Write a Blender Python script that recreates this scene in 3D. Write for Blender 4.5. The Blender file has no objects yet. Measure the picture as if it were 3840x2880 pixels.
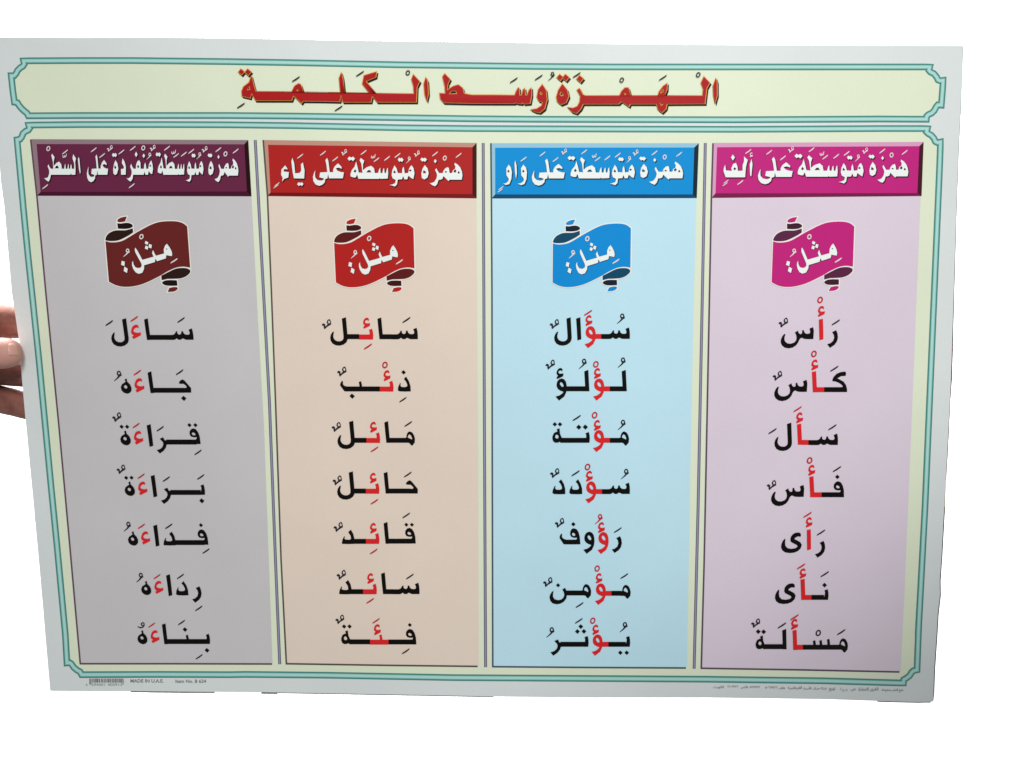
import bpy, bmesh, math, random
from mathutils import Vector, Matrix
from mathutils.geometry import tessellate_polygon, delaunay_2d_cdt
random.seed(7)
scene = bpy.context.scene
C = scene.collection
R = math.radians

# ------------------------------------------------------------ camera, world, lamps, exposure
CAMZ = 1.4
FPX = 2800.0                                   # focal length in photograph pixels
cam_d = bpy.data.cameras.new('camera'); cam = bpy.data.objects.new('camera', cam_d); C.objects.link(cam)
cam.location = (0, 0, CAMZ); cam.rotation_euler = (R(90), 0, 0)
cam_d.sensor_width = 36.0; cam_d.lens = 36.0 * FPX / 3840.0
cam_d.clip_start = 0.01; cam_d.clip_end = 50
scene.camera = cam
scene.view_settings.view_transform = 'Standard'; scene.view_settings.look = 'None'
scene.view_settings.exposure = 0.0; scene.view_settings.gamma = 1.0
w = bpy.data.worlds.new('World'); scene.world = w; w.use_nodes = True
bg = w.node_tree.nodes['Background']; bg.inputs[0].default_value = (0.95, 0.98, 1.0, 1); bg.inputs[1].default_value = 0.33

def area(name, loc, target, size, power, color=(1, 1, 1), size_y=None):
    d = bpy.data.lights.new(name, 'AREA'); d.energy = power; d.color = color
    d.shape = 'RECTANGLE'; d.size = size; d.size_y = size_y or size
    o = bpy.data.objects.new(name, d); C.objects.link(o); o.location = loc
    o.rotation_euler = (Vector(target) - Vector(loc)).to_track_quat('-Z', 'Y').to_euler()
    return o
kd = bpy.data.lights.new('key_lamp', 'SPOT'); kd.energy = 80; kd.color = (1.0, 1.0, 0.98); kd.shadow_soft_size = 0.22
kd.spot_size = R(66); kd.spot_blend = 1.0
key = bpy.data.objects.new('key_lamp', kd); C.objects.link(key); key.location = (0.30, -0.85, 2.12)
key.rotation_euler = (Vector((-0.02, 0.57, 1.36)) - key.location).to_track_quat('-Z', 'Y').to_euler()
area('backdrop_lamp', (0, 1.3, 3.9), (0, 2.6, 0.6), 3.0, 700, size_y=0.8)

# ------------------------------------------------------------ the chart's surface, in metres
# measured pose of the sheet: centre, the across and up directions and the facing
def cv(v): return Vector((v[0], v[2], v[1]))   # camera axes (right, up, forward) -> world
CEN = cv((-0.0221, -0.0005, 0.5675)) + Vector((0, 0, CAMZ))
UP = cv((-0.0195, 0.9936, -0.1109)).normalized()
NRM = cv((-0.0056, -0.1110, -0.9934)).normalized()       # towards the camera
ACR = UP.cross(NRM).normalized()
if ACR.x < 0: ACR = -ACR
def bow(s, t):
    """gentle bend of the held sheet, metres towards the viewer (s across, t up)"""
    a = s / 0.35; b = t / 0.25
    v = 0.0045 * (1 - a * a) * (0.6 + 0.4 * b)
    v += 0.0016 * math.sin(2.6 * a + 1.2 * b + 0.6) + 0.0009 * math.sin(5.1 * a - 2.3 * b) + 0.0007 * math.sin(8.3 * a + 4.1 * b + 1.0)
    v += 0.0006 * math.sin(11.0 * a * (1 - 0.35 * b)) * (a * a)
    v -= 0.004 * math.exp(-((a + 1.0) ** 2) / 0.02 - ((b + 0.05) ** 2) / 0.10)        # pressed back by the thumb
    v -= 0.058 * max(0.0, a - b - 0.95) ** 2                                          # lower right corner curls away
    return v
CAM = Vector((0, 0, CAMZ))
def at(x, y, off=0.0):
    """point of the sheet seen at photograph pixel x, y, raised off metres from the paper"""
    d = Vector(((x - 1920) / FPX, 1.0, (1440 - y) / FPX))
    h = 0.0
    for _ in range(5):
        k = ((CEN + NRM * (h + off)) - CAM).dot(NRM) / d.dot(NRM)
        p = CAM + d * k
        r = p - CEN
        h = bow(r.dot(ACR), r.dot(UP))
    return p

# ------------------------------------------------------------ materials
def lin(c):
    return tuple((v / 255 / 12.92) if v / 255 <= 0.04045 else ((v / 255 + 0.055) / 1.055) ** 2.4 for v in c)
def mat(name, srgb, k=1.0, rough=0.55, spec=0.12, mottle=0.035, bump=0.02):
    m = bpy.data.materials.new(name); m.use_nodes = True
    nt = m.node_tree; n = nt.nodes; l = nt.links
    b = n['Principled BSDF']
    c = [min(v * k, 0.88) for v in lin(srgb)]
    tc = n.new('ShaderNodeTexCoord')
    fine = n.new('ShaderNodeTexNoise'); fine.inputs['Scale'].default_value = 900; fine.inputs['Detail'].default_value = 2
    wide = n.new('ShaderNodeTexNoise'); wide.inputs['Scale'].default_value = 16; wide.inputs['Detail'].default_value = 3
    l.new(tc.outputs['Object'], fine.inputs['Vector']); l.new(tc.outputs['Object'], wide.inputs['Vector'])
    add = n.new('ShaderNodeMath'); add.operation = 'ADD'
    l.new(fine.outputs['Fac'], add.inputs[0]); l.new(wide.outputs['Fac'], add.inputs[1])
    mr = n.new('ShaderNodeMapRange'); mr.inputs['From Min'].default_value = 0.6; mr.inputs['From Max'].default_value = 1.4
    mr.inputs['To Min'].default_value = 1 - mottle; mr.inputs['To Max'].default_value = 1 + mottle
    l.new(add.outputs[0], mr.inputs['Value'])
    mx = n.new('ShaderNodeVectorMath'); mx.operation = 'SCALE'; mx.inputs[0].default_value = c
    l.new(mr.outputs[0], mx.inputs['Scale']); l.new(mx.outputs[0], b.inputs['Base Color'])
    b.inputs['Roughness'].default_value = rough; b.inputs['Specular IOR Level'].default_value = spec
    if bump:
        bp = n.new('ShaderNodeBump'); bp.inputs['Strength'].default_value = bump; bp.inputs['Distance'].default_value = 0.001
        l.new(wide.outputs['Fac'], bp.inputs['Height']); l.new(bp.outputs[0], b.inputs['Normal'])
    return m
KP = 1.2
M = dict(
    paper=mat('coated_paper', (202, 207, 206), KP), cream=mat('cream_ink', (206, 213, 189), KP),
    black=mat('black_ink', (16, 14, 12), spec=.06), red=mat('red_ink', (208, 34, 38), 1.1),
    mark=mat('thin_black_ink', (38, 33, 42)), redmark=mat('thin_red_ink', (188, 38, 50)),
    teal_dark=mat('dark_teal_ink', (66, 124, 116), KP), teal_mid=mat('mid_teal_ink', (122, 174, 166), KP), teal_light=mat('pale_teal_ink', (160, 202, 196), KP),
    slate=mat('slate_blue_ink', (138, 134, 160), KP), slate_dark=mat('dark_slate_ink', (82, 74, 96), KP), line=mat('charcoal_line_ink', (78, 66, 76), KP),
    title=mat('title_red_ink', (164, 22, 26), 1.1), orange=mat('orange_outline_ink', (214, 150, 70), 1.1), tshadow=mat('title_shadow_ink', (40, 14, 22)),
    white=mat('unprinted_white', (222, 228, 224), 1.15), outline=mat('banner_white_outline', (232, 228, 220), 1.1), wmark=mat('white_marks', (222, 214, 212), 1.05),
    print=mat('grey_imprint_ink', (112, 116, 116), KP), edge=mat('black_background_sliver', (38, 40, 46)), edge_red=mat('dark_red_background_sliver', (92, 40, 40)), edge_tan=mat('tan_background_sliver', (150, 120, 92)),
)

# ------------------------------------------------------------ mesh helpers
def link(name, verts, faces, mats, fmat=None, parent=None, smooth=True):
    me = bpy.data.meshes.new(name); me.from_pydata([tuple(v) for v in verts], [], faces)
    for m in (mats if isinstance(mats, (list, tuple)) else [mats]): me.materials.append(m)
    if fmat: me.polygons.foreach_set('material_index', fmat)
    if smooth: me.polygons.foreach_set('use_smooth', [True] * len(faces))
    me.update()
    o = bpy.data.objects.new(name, me); C.objects.link(o)
    if parent: o.parent = parent
    return o
def area2(p):
    return sum(p[i][0] * p[(i + 1) % len(p)][1] - p[(i + 1) % len(p)][0] * p[i][1] for i in range(len(p)))
def grow(p, d):
    """move a closed outline outwards by d"""
    if abs(d) < 1e-6: return p
    s = 1 if area2(p) > 0 else -1
    out = []; n = len(p)
    for i in range(n):
        a = Vector(p[i - 1][:2]); b = Vector(p[i][:2]); c = Vector(p[(i + 1) % n][:2])
        e1 = (b - a); e2 = (c - b)
        if e1.length < 1e-6 or e2.length < 1e-6: out.append(p[i]); continue
        n1 = Vector((e1.y, -e1.x)).normalized(); n2 = Vector((e2.y, -e2.x)).normalized()
        m = n1 + n2
        if m.length < 0.3: m = n1
        m.normalize(); k = min(1 / max(m.dot(n1), 0.45), 1.8)
        q = b + m * (d * k * s); out.append((q.x, q.y))
    return out
def smooth_closed(p, it=1):
    for _ in range(it):
        q = []
        for i in range(len(p)):
            a = p[i]; b = p[(i + 1) % len(p)]
            q += [(a[0] * .78 + b[0] * .22, a[1] * .78 + b[1] * .22), (a[0] * .22 + b[0] * .78, a[1] * .22 + b[1] * .78)]
        p = q
    return p
def catmull(p, sub=6, closed=False):
    out = []; n = len(p)
    rng = range(n) if closed else range(n - 1)
    for i in rng:
        p0 = p[(i - 1) % n] if closed or i > 0 else p[i]; p1 = p[i]; p2 = p[(i + 1) % n]
        p3 = p[(i + 2) % n] if closed or i < n - 2 else p2
        for k in range(sub):
            t = k / sub
            out.append(tuple(0.5 * ((2 * p1[j]) + (-p0[j] + p2[j]) * t + (2 * p0[j] - 5 * p1[j] + 4 * p2[j] - p3[j]) * t * t + (-p0[j] + 3 * p1[j] - 3 * p2[j] + p3[j]) * t ** 3) for j in range(2)))
    if not closed: out.append(tuple(p[-1]))
    return out
def dense(p, step, closed=True):
    out = []; n = len(p)
    for i in range(n if closed else n - 1):
        a = p[i]; b = p[(i + 1) % n]; k = max(1, int(math.hypot(b[0] - a[0], b[1] - a[1]) / step))
        for j in range(k): out.append((a[0] + (b[0] - a[0]) * j / k, a[1] + (b[1] - a[1]) * j / k))
    if not closed: out.append(p[-1])
    return out
def ellipse(cx, cy, rx, ry, rot=0.0, n=20):
    c, s = math.cos(rot), math.sin(rot)
    return [(cx + c * rx * math.cos(2 * math.pi * i / n) - s * ry * math.sin(2 * math.pi * i / n), cy + s * rx * math.cos(2 * math.pi * i / n) + c * ry * math.sin(2 * math.pi * i / n)) for i in range(n)]

class Ink:
    """collects flat printed shapes given in photograph pixels and lays them on the sheet"""
    def __init__(s): s.v = []; s.f = []; s.m = []; s.mats = []; s.k = 0
    def mi(s, m):
        if m not in s.mats: s.mats.append(m)
        return s.mats.index(m)
    def poly(s, outer, holes, m, off, step=0.000012):
        o = off + s.k * step; s.k += 1
        loops = [outer] + list(holes)
        tri = tessellate_polygon([[Vector((p[0], p[1], 0)) for p in lp] for lp in loops])
        flat = [p for lp in loops for p in lp]; b = len(s.v); mi = s.mi(m)
        s.v += [at(p[0], p[1], o) for p in flat]
        for t in tri:
            a, c, d = flat[t[0]], flat[t[1]], flat[t[2]]
            ar = (c[0] - a[0]) * (d[1] - a[1]) - (d[0] - a[0]) * (c[1] - a[1])
            if abs(ar) < 1e-7: continue
            t = tuple(t) if ar < 0 else (t[0], t[2], t[1])     # face the viewer
            s.f.append(tuple(b + i for i in t)); s.m.append(mi)
    def strip(s, left, right, m, off, closed=False, flip=False):
        b = len(s.v); mi = s.mi(m); n = len(left)
        for l, r in zip(left, right): s.v += [at(l[0], l[1], off), at(r[0], r[1], off)]
        for i in range(n if closed else n - 1):
            a = b + 2 * i; c = b + 2 * ((i + 1) % n); s.f.append((a, a + 1, c + 1, c)); s.m.append(mi)
    def band(s, path, w, m, off, closed=False, shift=0.0):
        n = len(path); L = []; Rr = []
        for i in range(n):
            a = path[i - 1] if closed or i > 0 else path[i]; c = path[(i + 1) % n] if closed or i < n - 1 else path[i]; b = path[i]
            e1 = Vector((b[0] - a[0], b[1] - a[1])); e2 = Vector((c[0] - b[0], c[1] - b[1]))
            if e1.length < 1e-6: e1 = e2
            if e2.length < 1e-6: e2 = e1
            n1 = Vector((e1.y, -e1.x)).normalized(); n2 = Vector((e2.y, -e2.x)).normalized(); mm = (n1 + n2)
            mm = mm.normalized() if mm.length > 0.3 else n1
            k = min(1 / max(mm.dot(n1), 0.6), 1.5)
            L.append((b[0] + mm.x * (w / 2 + shift) * k, b[1] + mm.y * (w / 2 + shift) * k)); Rr.append((b[0] - mm.x * (w / 2 - shift) * k, b[1] - mm.y * (w / 2 - shift) * k))
        s.strip(L, Rr, m, off, closed)
    def build(s, name, parent): return link(name, s.v, s.f, s.mats, s.m, parent)
def sheet(name, outline, m, off, parent, step=34, holes=None):
    """a large printed area that follows the bend of the paper"""
    pts = dense(outline, step)
    xs = [p[0] for p in pts]; ys = [p[1] for p in pts]; ne = len(pts)
    def inside(x, y):
        r = False
        for i in range(ne):
            a = pts[i]; b = pts[i - 1]
            if (a[1] > y) != (b[1] > y) and x < (b[0] - a[0]) * (y - a[1]) / (b[1] - a[1]) + a[0]: r = not r
        return r
    allp = [Vector(p) for p in pts]; y = min(ys) + step * .5
    while y < max(ys):
        x = min(xs) + step * .5
        while x < max(xs):
            if inside(x, y) and min((x - p[0]) ** 2 + (y - p[1]) ** 2 for p in pts) > (step * .35) ** 2: allp.append(Vector((x, y)))
            x += step
        y += step
    vs, es, fs, *_ = delaunay_2d_cdt(allp, [(i, (i + 1) % ne) for i in range(ne)], [], 1, 1e-4)
    F = []
    for f in fs:
        a, b, c = vs[f[0]], vs[f[1]], vs[f[2]]
        ar = (b.x - a.x) * (c.y - a.y) - (c.x - a.x) * (b.y - a.y)
        F.append(tuple(f) if ar < 0 else tuple(reversed(f)))
    return link(name, [at(v.x, v.y, off) for v in vs], F, m, None, parent)
def quadgrid(ink, q, m, off, nx=12, ny=4):
    """four-cornered printed area (corners clockwise from the upper left)"""
    b = len(ink.v); mi = ink.mi(m)
    for j in range(ny + 1):
        t = j / ny
        for i in range(nx + 1):
            u = i / nx
            x = (1 - t) * ((1 - u) * q[0][0] + u * q[1][0]) + t * ((1 - u) * q[3][0] + u * q[2][0])
            y = (1 - t) * ((1 - u) * q[0][1] + u * q[1][1]) + t * ((1 - u) * q[3][1] + u * q[2][1])
            ink.v.append(at(x, y, off))
    for j in range(ny):
        for i in range(nx):
            a = b + j * (nx + 1) + i; ink.f.append((a, a + nx + 1, a + nx + 2, a + 1)); ink.m.append(mi)

# ------------------------------------------------------------ the setting
bd = []
for j in range(9):
    for i in range(13): bd.append((-9 + 18 * i / 12, 2.6, -4 + 11 * j / 8))
link('backdrop', bd, [(j * 13 + i, j * 13 + i + 1, (j + 1) * 13 + i + 1, (j + 1) * 13 + i) for j in range(8) for i in range(12)],
     mat('white_backdrop', (248, 248, 248), 1.0, 0.9, 0.1, 0.0, 0))['kind'] = 'structure'

# ------------------------------------------------------------ the chart
chart = bpy.data.objects.new('wall_chart', None); C.objects.link(chart)
chart['label'] = 'Arabic reading chart with four coloured columns in teal frames, held at its left edge'
chart['category'] = 'poster'
bpy.context.view_layer.update()

TOP = [(-41, 138), (0, 139), (300, 141), (600, 140), (900, 143), (1200, 149), (1600, 155), (2000, 160), (2400, 165), (2800, 168), (3200, 170), (3612, 171)]
RIGHT = [(3611, 240), (3603, 400), (3595, 560), (3587, 780), (3575, 1150), (3566, 1420), (3560, 1550), (3551, 1720), (3541, 1900), (3531, 2080), (3524, 2180), (3525, 2230), (3517, 2300), (3511, 2400), (3504, 2500), (3500, 2600), (3499, 2625), (3493, 2632)]
BOT = [(3440, 2633), (3300, 2629), (3100, 2622), (2640, 2616), (2170, 2616), (1850, 2612), (1600, 2607), (1220, 2600), (975, 2596), (700, 2594), (490, 2592), (330, 2592), (194, 2591), (188, 2588)]
LEFT = [(182, 2520), (175, 2440), (150, 2150), (122, 1850), (98, 1600), (91, 1520), (84, 1440), (78, 1370), (71, 1275), (57, 1180), (44, 1100), (16, 780), (2, 677), (-14, 450), (-34, 220)]
paper = sheet('paper_sheet', TOP + RIGHT + BOT + LEFT, M['paper'], 0.0, chart, 34)
def thicken(o, th):
    """give the sheet a back and a rim of its own"""
    me = o.data; V = [v.co.copy() for v in me.vertices]; F = [tuple(p.vertices) for p in me.polygons]; n = len(V)
    cnt = {}
    for f in F:
        for i in range(len(f)):
            e = (f[i], f[(i + 1) % len(f)]); cnt[e] = cnt.get(e, 0) + 1
    rim = [e for e in cnt if (e[1], e[0]) not in cnt]
    B_ = [v - NRM * th for v in V]; V2 = V + B_; F2 = F + [tuple(n + i for i in reversed(f)) for f in F]; sm = [True] * len(F2)
    for a, b in rim:
        k = len(V2); V2 += [V[b], V[a], B_[a], B_[b]]; F2.append((k, k + 1, k + 2, k + 3)); sm.append(False)
    m = bpy.data.meshes.new('paper_sheet'); m.from_pydata(V2, [], F2); m.materials.append(me.materials[0])
    m.polygons.foreach_set('use_smooth', sm); m.update(); o.data = m
thicken(paper, 0.0005)

# double teal frames and their cream grounds
UPC = [(88, 228), (300, 227), (500, 227), (860, 231), (1100, 235), (1300, 239), (1500, 243), (1760, 246), (2000, 249), (2300, 251), (2760, 251), (3300, 251), (3487, 251),
       (3483, 263), (3489, 270), (3502, 276), (3512, 288), (3518, 300), (3526, 303), (3537, 301), (3534, 345), (3530, 394), (3517, 393), (3511, 400), (3504, 414), (3494, 424), (3481, 430), (3475, 436), (3474, 447),
       (3300, 446), (2760, 449), (2300, 448), (2000, 447), (1760, 445), (1500, 441), (1300, 438), (1100, 435), (860, 433), (500, 433), (300, 433), (106, 434),
       (101, 424), (92, 417), (82, 408), (72, 396), (65, 385), (54, 383), (48, 340), (42, 284), (53, 284), (60, 276), (66, 264), (76, 254), (86, 248), (91, 240)]
LOC = [(107, 469), (300, 467), (600, 467), (860, 468), (1100, 471), (1300, 475), (1500, 479), (1760, 482), (2300, 484), (2760, 485), (3300, 482), (3478, 482),
       (3474, 494), (3481, 501), (3492, 507), (3502, 518), (3508, 531), (3516, 535), (3527, 532), (3523, 640), (3517, 780), (3499, 1200), (3484, 1550), (3469, 1900), (3453, 2200), (3445, 2350), (3439, 2512),
       (3426, 2515), (3419, 2521), (3411, 2534), (3399, 2543), (3389, 2549), (3388, 2561), (3371, 2561),
       (3090, 2553), (2640, 2547), (2170, 2544), (1700, 2541), (1220, 2532), (920, 2529), (860, 2530), (600, 2529), (306, 2530),
       (300, 2519), (289, 2513), (277, 2503), (267, 2489), (261, 2485), (251, 2486), (245, 2380), (214, 2050), (192, 1830), (170, 1600), (146, 1350), (120, 1100), (104, 950), (87.5, 780), (64, 524),
       (75, 522), (82, 513), (86, 501), (96, 492), (106, 488), (111, 481)]
def frame(path, name, gname):
    sheet(gname, path, M['cream'], 0.00008, chart)
    p = dense(path, 16)
    ink = Ink()
    for wd, m, o in ((25, 'teal_dark', .00016), (14.5, 'teal_mid', .00020), (9, 'teal_light', .00024)):
        ink.band(p, wd, M[m], o, True)
    o = ink.build(name, chart); return o
frame(UPC, 'title_frame', 'title_ground')['label'] = 'narrow teal frame with notched corners around the red title'
frame(LOC, 'column_frame', 'column_ground')['label'] = 'large teal frame with notched corners around the four columns'

# slate lines between the columns
for pth in ([(957, 525), (983, 1000), (1010, 1500), (1033, 2100), (1049, 2491)], [(1812, 536), (1814, 1000), (1817, 1700), (1821, 2502)], [(2645, 536), (2634, 1100), (2618, 1900), (2603, 2508)]):
    ink = Ink(); pd = dense(pth, 50, False)
    ink.band(pd, 11, M['slate_dark'], .00016); ink.band(pd, 5.5, M['slate'], .0002)
    ink.build('divider_line', chart)

# column panels (clockwise from the upper left) with their dark left and lower rules
PAN = [
    ('grey', (186, 182, 184), [(138, 734), (943, 736), (967, 1190), (990, 1600), (1022, 2489), (660, 2489), (301, 2489), (261, 2040), (221, 1600), (172, 1100)],
     [(115, 523), (138, 734), (172, 1100), (221, 1600), (261, 2040), (301, 2490)], [(299, 2489), (660, 2489), (1020, 2490)], (92, 66, 82)),
    ('beige', (211, 195, 181), [(1002, 735), (1787, 744), (1790, 1190), (1793, 1700), (1795, 2498), (1450, 2494), (1074, 2489), (1053, 2100), (1032, 1500), (1017, 1100)],
     [(987, 525), (1003, 735), (1018, 1100), (1033, 1500), (1054, 2100), (1074, 2491)], [(1072, 2489), (1450, 2495), (1791, 2499)], (84, 70, 66)),
    ('pale blue', (176, 209, 221), [(1845, 743), (2612, 743), (2600, 1190), (2590, 1700), (2576, 2504), (2200, 2502), (1848, 2500), (1846, 1700), (1845, 1100)],
     [(1841, 537), (1843, 743), (1845, 1100), (1846, 1700), (1848, 2502)], [(1846, 2500), (2200, 2503), (2572, 2505)], (66, 78, 92)),
    ('lilac', (202, 189, 201), [(2668, 741), (3453, 735), (3436, 1150), (3414, 1700), (3393, 2200), (3377, 2519), (3000, 2513), (2630, 2506), (2641, 2100), (2655, 1400)],
     [(2674, 537), (2668, 741), (2655, 1400), (2641, 2100), (2630, 2508)], [(2628, 2506), (3000, 2512), (3373, 2520)], (84, 66, 82)),
]
for nm, col, poly, lft, bot, rule in PAN:
    p = sheet('column_panel', poly, mat(nm.replace(' ', '_') + '_panel_ink', col, KP), .00016, chart)
    p['label'] = nm + ' column panel'
    ink = Ink(); rm = mat(nm.replace(' ', '_') + '_rule_ink', rule, KP)
    ink.band(dense(lft, 45, False), 6, rm, .00034); ink.band(dense(bot, 45, False), 6, rm, .00036)
    ink.build('column_rule', p)

# ------------------------------------------------------------ lettering kit for the word list (units: photograph pixels x 4.1475)
S = 4.1475
def rel(ax, ay, pts, sh=0.0): return [((x - ax) - sh * (y - ay), y - ay) for x, y in pts]
G = {}
def glyph(name, ax, ay, outer, holes=(), sh=0.0):
    G[name] = (rel(ax, ay, outer, sh), [rel(ax, ay, h, sh) for h in holes])
glyph('alif', 603, 583, [(583, 268), (648, 247), (656, 400), (664, 590), (603, 607), (594, 430)])
glyph('alif_red', 603, 583, [(588, 285), (650, 272), (657, 400), (664, 590), (603, 607), (594, 430)])
glyph('alif_join', 925, 585, [(893, 268), (952, 248), (966, 400), (977, 520), (980, 585), (925, 585), (908, 430)], sh=.035)
glyph('alif_join_red', 1030, 1540, [(1015, 1225), (1080, 1212), (1088, 1380), (1092, 1470), (1095, 1540), (1030, 1540), (1023, 1380)], sh=-.02)
glyph('lam', 515, 583, [(433, 268), (498, 247), (506, 400), (515, 560), (510, 600), (490, 638), (445, 672), (385, 688), (325, 682), (275, 655), (248, 610), (242, 560), (255, 515), (280, 478), (305, 468), (298, 500), (290, 540), (295, 572), (315, 602), (350, 620), (395, 622), (430, 606), (447, 580), (450, 545), (442, 410)])
glyph('lam_start', 1372, 1398, [(1292, 1088), (1355, 1065), (1363, 1230), (1372, 1398), (1305, 1398), (1305, 1320)])
glyph('seen_start', 1418, 583, [(1350, 428), (1405, 405), (1416, 460), (1420, 520), (1418, 583), (1300, 583), (1262, 566), (1245, 563), (1225, 580), (1200, 584), (1175, 578), (1155, 560), (1140, 575), (1110, 585), (1000, 585), (1000, 508), (1090, 508), (1120, 500), (1140, 478), (1153, 452), (1174, 452), (1172, 480), (1188, 500), (1212, 502), (1230, 490), (1240, 450), (1262, 450), (1270, 480), (1295, 502), (1340, 506), (1362, 494), (1366, 466)])
glyph('seen', 1038, 710, [(975, 547), (1030, 525), (1043, 580), (1038, 710), (965, 712), (900, 708), (860, 690), (838, 698), (820, 722), (800, 770), (770, 810), (720, 842), (660, 855), (600, 845), (555, 812), (532, 765), (534, 715), (555, 665), (582, 632), (603, 636), (590, 680), (588, 722), (605, 756), (640, 780), (690, 783), (740, 765), (770, 732), (778, 690), (768, 640), (748, 608), (798, 578), (800, 600), (815, 625), (840, 635), (860, 622), (864, 572), (888, 572), (892, 600), (915, 625), (950, 630), (982, 620), (988, 590)])
glyph('ra', 1420, 710, [(1328, 602), (1390, 572), (1412, 625), (1420, 690), (1405, 750), (1370, 800), (1300, 848), (1255, 790), (1302, 776), (1345, 740), (1362, 690), (1355, 645)])
glyph('ra_join', 1000, 1352, [(890, 1262), (943, 1240), (966, 1285), (1000, 1290), (1000, 1352), (985, 1402), (950, 1450), (892, 1492), (843, 1440), (898, 1422), (932, 1390), (946, 1350), (938, 1312), (912, 1288)], sh=.08)
glyph('hamza_small', 780, 380, [(818, 265), (822, 238), (805, 215), (780, 213), (752, 230), (735, 258), (727, 290), (733, 312), (752, 328), (728, 362), (737, 385), (780, 366), (832, 340), (836, 295), (800, 303), (770, 300), (758, 285), (764, 262), (784, 248), (802, 254)])
glyph('hamza', 545, 600, [(592, 418), (597, 388), (575, 362), (535, 366), (500, 392), (478, 440), (470, 480), (480, 508), (510, 530), (480, 548), (500, 585), (550, 562), (622, 525), (620, 478), (582, 490), (540, 485), (514, 470), (510, 452), (524, 428), (548, 412), (572, 405)], sh=.0)
glyph('waw', 888, 583, [(810, 383), (848, 398), (874, 432), (886, 480), (889, 540), (880, 600), (850, 665), (768, 728), (715, 665), (775, 648), (815, 620), (838, 590), (790, 574), (752, 548), (733, 512), (730, 470), (742, 428), (770, 396)], [[(800, 438), (824, 458), (840, 492), (835, 514), (808, 512), (785, 482), (782, 454)]])
glyph('meem_start', 1407, 540, [(1335, 365), (1370, 383), (1395, 428), (1407, 480), (1400, 540), (1360, 587), (1338, 575), (1322, 550), (1300, 540), (1250, 540), (1250, 465), (1272, 460), (1275, 428), (1290, 390), (1312, 368)], [[(1320, 408), (1345, 425), (1362, 468), (1358, 490), (1325, 472), (1298, 462), (1297, 438)]])
glyph('ta_end', 365, 540, [(325, 315), (333, 400), (358, 460), (365, 462), (365, 540), (342, 540), (330, 523), (310, 535), (260, 540), (230, 520), (213, 480), (215, 440), (235, 392), (268, 372), (294, 366), (282, 330)], [[(280, 410), (303, 424), (312, 452), (300, 474), (272, 474), (256, 454), (262, 425)]])
glyph('ha', 390, 1425, [(400, 1198), (410, 1250), (450, 1290), (472, 1340), (470, 1390), (440, 1425), (400, 1436), (350, 1420), (315, 1385), (305, 1335), (325, 1290), (368, 1262), (384, 1248), (368, 1218)], [[(375, 1300), (400, 1312), (409, 1335), (400, 1355), (376, 1356), (356, 1336), (358, 1312)]], sh=.04)
glyph('tooth', 790, 540, [(730, 392), (780, 372), (792, 420), (796, 480), (790, 540), (720, 540), (738, 462), (742, 425)])
glyph('tooth_small', 625, 1398, [(599, 1252), (635, 1240), (648, 1300), (652, 1360), (612, 1360), (608, 1300)], sh=.03)
glyph('dal', 415, 1338, [(313, 1145), (350, 1108), (392, 1180), (413, 1255), (415, 1338), (330, 1341), (240, 1338), (213, 1320), (222, 1268), (252, 1208), (263, 1213), (256, 1248), (275, 1270), (330, 1272), (362, 1258), (364, 1230), (343, 1180)])
glyph('dal_join', 535, 578, [(438, 395), (480, 358), (518, 425), (535, 500), (535, 578), (440, 581), (345, 578), (340, 560), (350, 510), (377, 458), (387, 468), (378, 495), (400, 512), (458, 515), (484, 500), (475, 450)], sh=.03)
glyph('fa_start', 1515, 1512, [(1420, 1263), (1460, 1280), (1492, 1330), (1510, 1400), (1515, 1512), (1445, 1512), (1445, 1436), (1456, 1425), (1462, 1402), (1412, 1406), (1370, 1392), (1350, 1355), (1355, 1310), (1385, 1274)], [[(1408, 1325), (1435, 1340), (1446, 1360), (1438, 1372), (1410, 1374), (1390, 1360), (1388, 1340)]])
glyph('fa', 650, 585, [(545, 335), (590, 350), (622, 400), (640, 470), (650, 585), (520, 587), (390, 585), (325, 487), (330, 450), (356, 416), (366, 432), (362, 470), (385, 498), (430, 514), (585, 512), (600, 482), (545, 484), (505, 465), (488, 430), (495, 380), (515, 346)], [[(535, 404), (560, 415), (572, 438), (560, 455), (537, 455), (520, 440), (521, 418)]])
glyph('kaf_start', 1562, 1535, [(1535, 1215), (1548, 1245), (1540, 1283), (1470, 1288), (1410, 1322), (1445, 1338), (1510, 1375), (1548, 1430), (1562, 1490), (1562, 1535), (1450, 1535), (1450, 1460), (1496, 1455), (1488, 1430), (1440, 1394), (1385, 1371), (1335, 1366), (1334, 1345), (1352, 1300), (1400, 1250), (1460, 1225)], sh=-.02)
glyph('ya_end', 855, 665, [(802, 401), (833, 416), (838, 442), (835, 467), (792, 462), (748, 484), (740, 505), (780, 524), (832, 553), (856, 595), (840, 650), (800, 690), (740, 715), (670, 722), (600, 710), (555, 678), (535, 630), (540, 580), (560, 530), (590, 497), (598, 510), (595, 560), (602, 610), (640, 648), (700, 656), (760, 645), (793, 620), (778, 595), (730, 572), (690, 550), (675, 520), (682, 470), (710, 430), (750, 406)])
glyph('noon_end', 438, 1380, [(368, 1287), (410, 1262), (432, 1303), (438, 1305), (439, 1385), (430, 1430), (390, 1480), (335, 1510), (280, 1518), (220, 1505), (182, 1465), (168, 1410), (178, 1370), (205, 1325), (232, 1308), (225, 1350), (223, 1400), (246, 1438), (300, 1455), (350, 1445), (385, 1415), (400, 1370), (390, 1328)])
glyph('hah_start', 1520, 1330, [(1400, 1123), (1432, 1142), (1525, 1260), (1520, 1330), (1400, 1330), (1400, 1258), (1448, 1255), (1458, 1240), (1440, 1214), (1410, 1192), (1370, 1193), (1340, 1185), (1345, 1165), (1370, 1138)])
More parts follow.
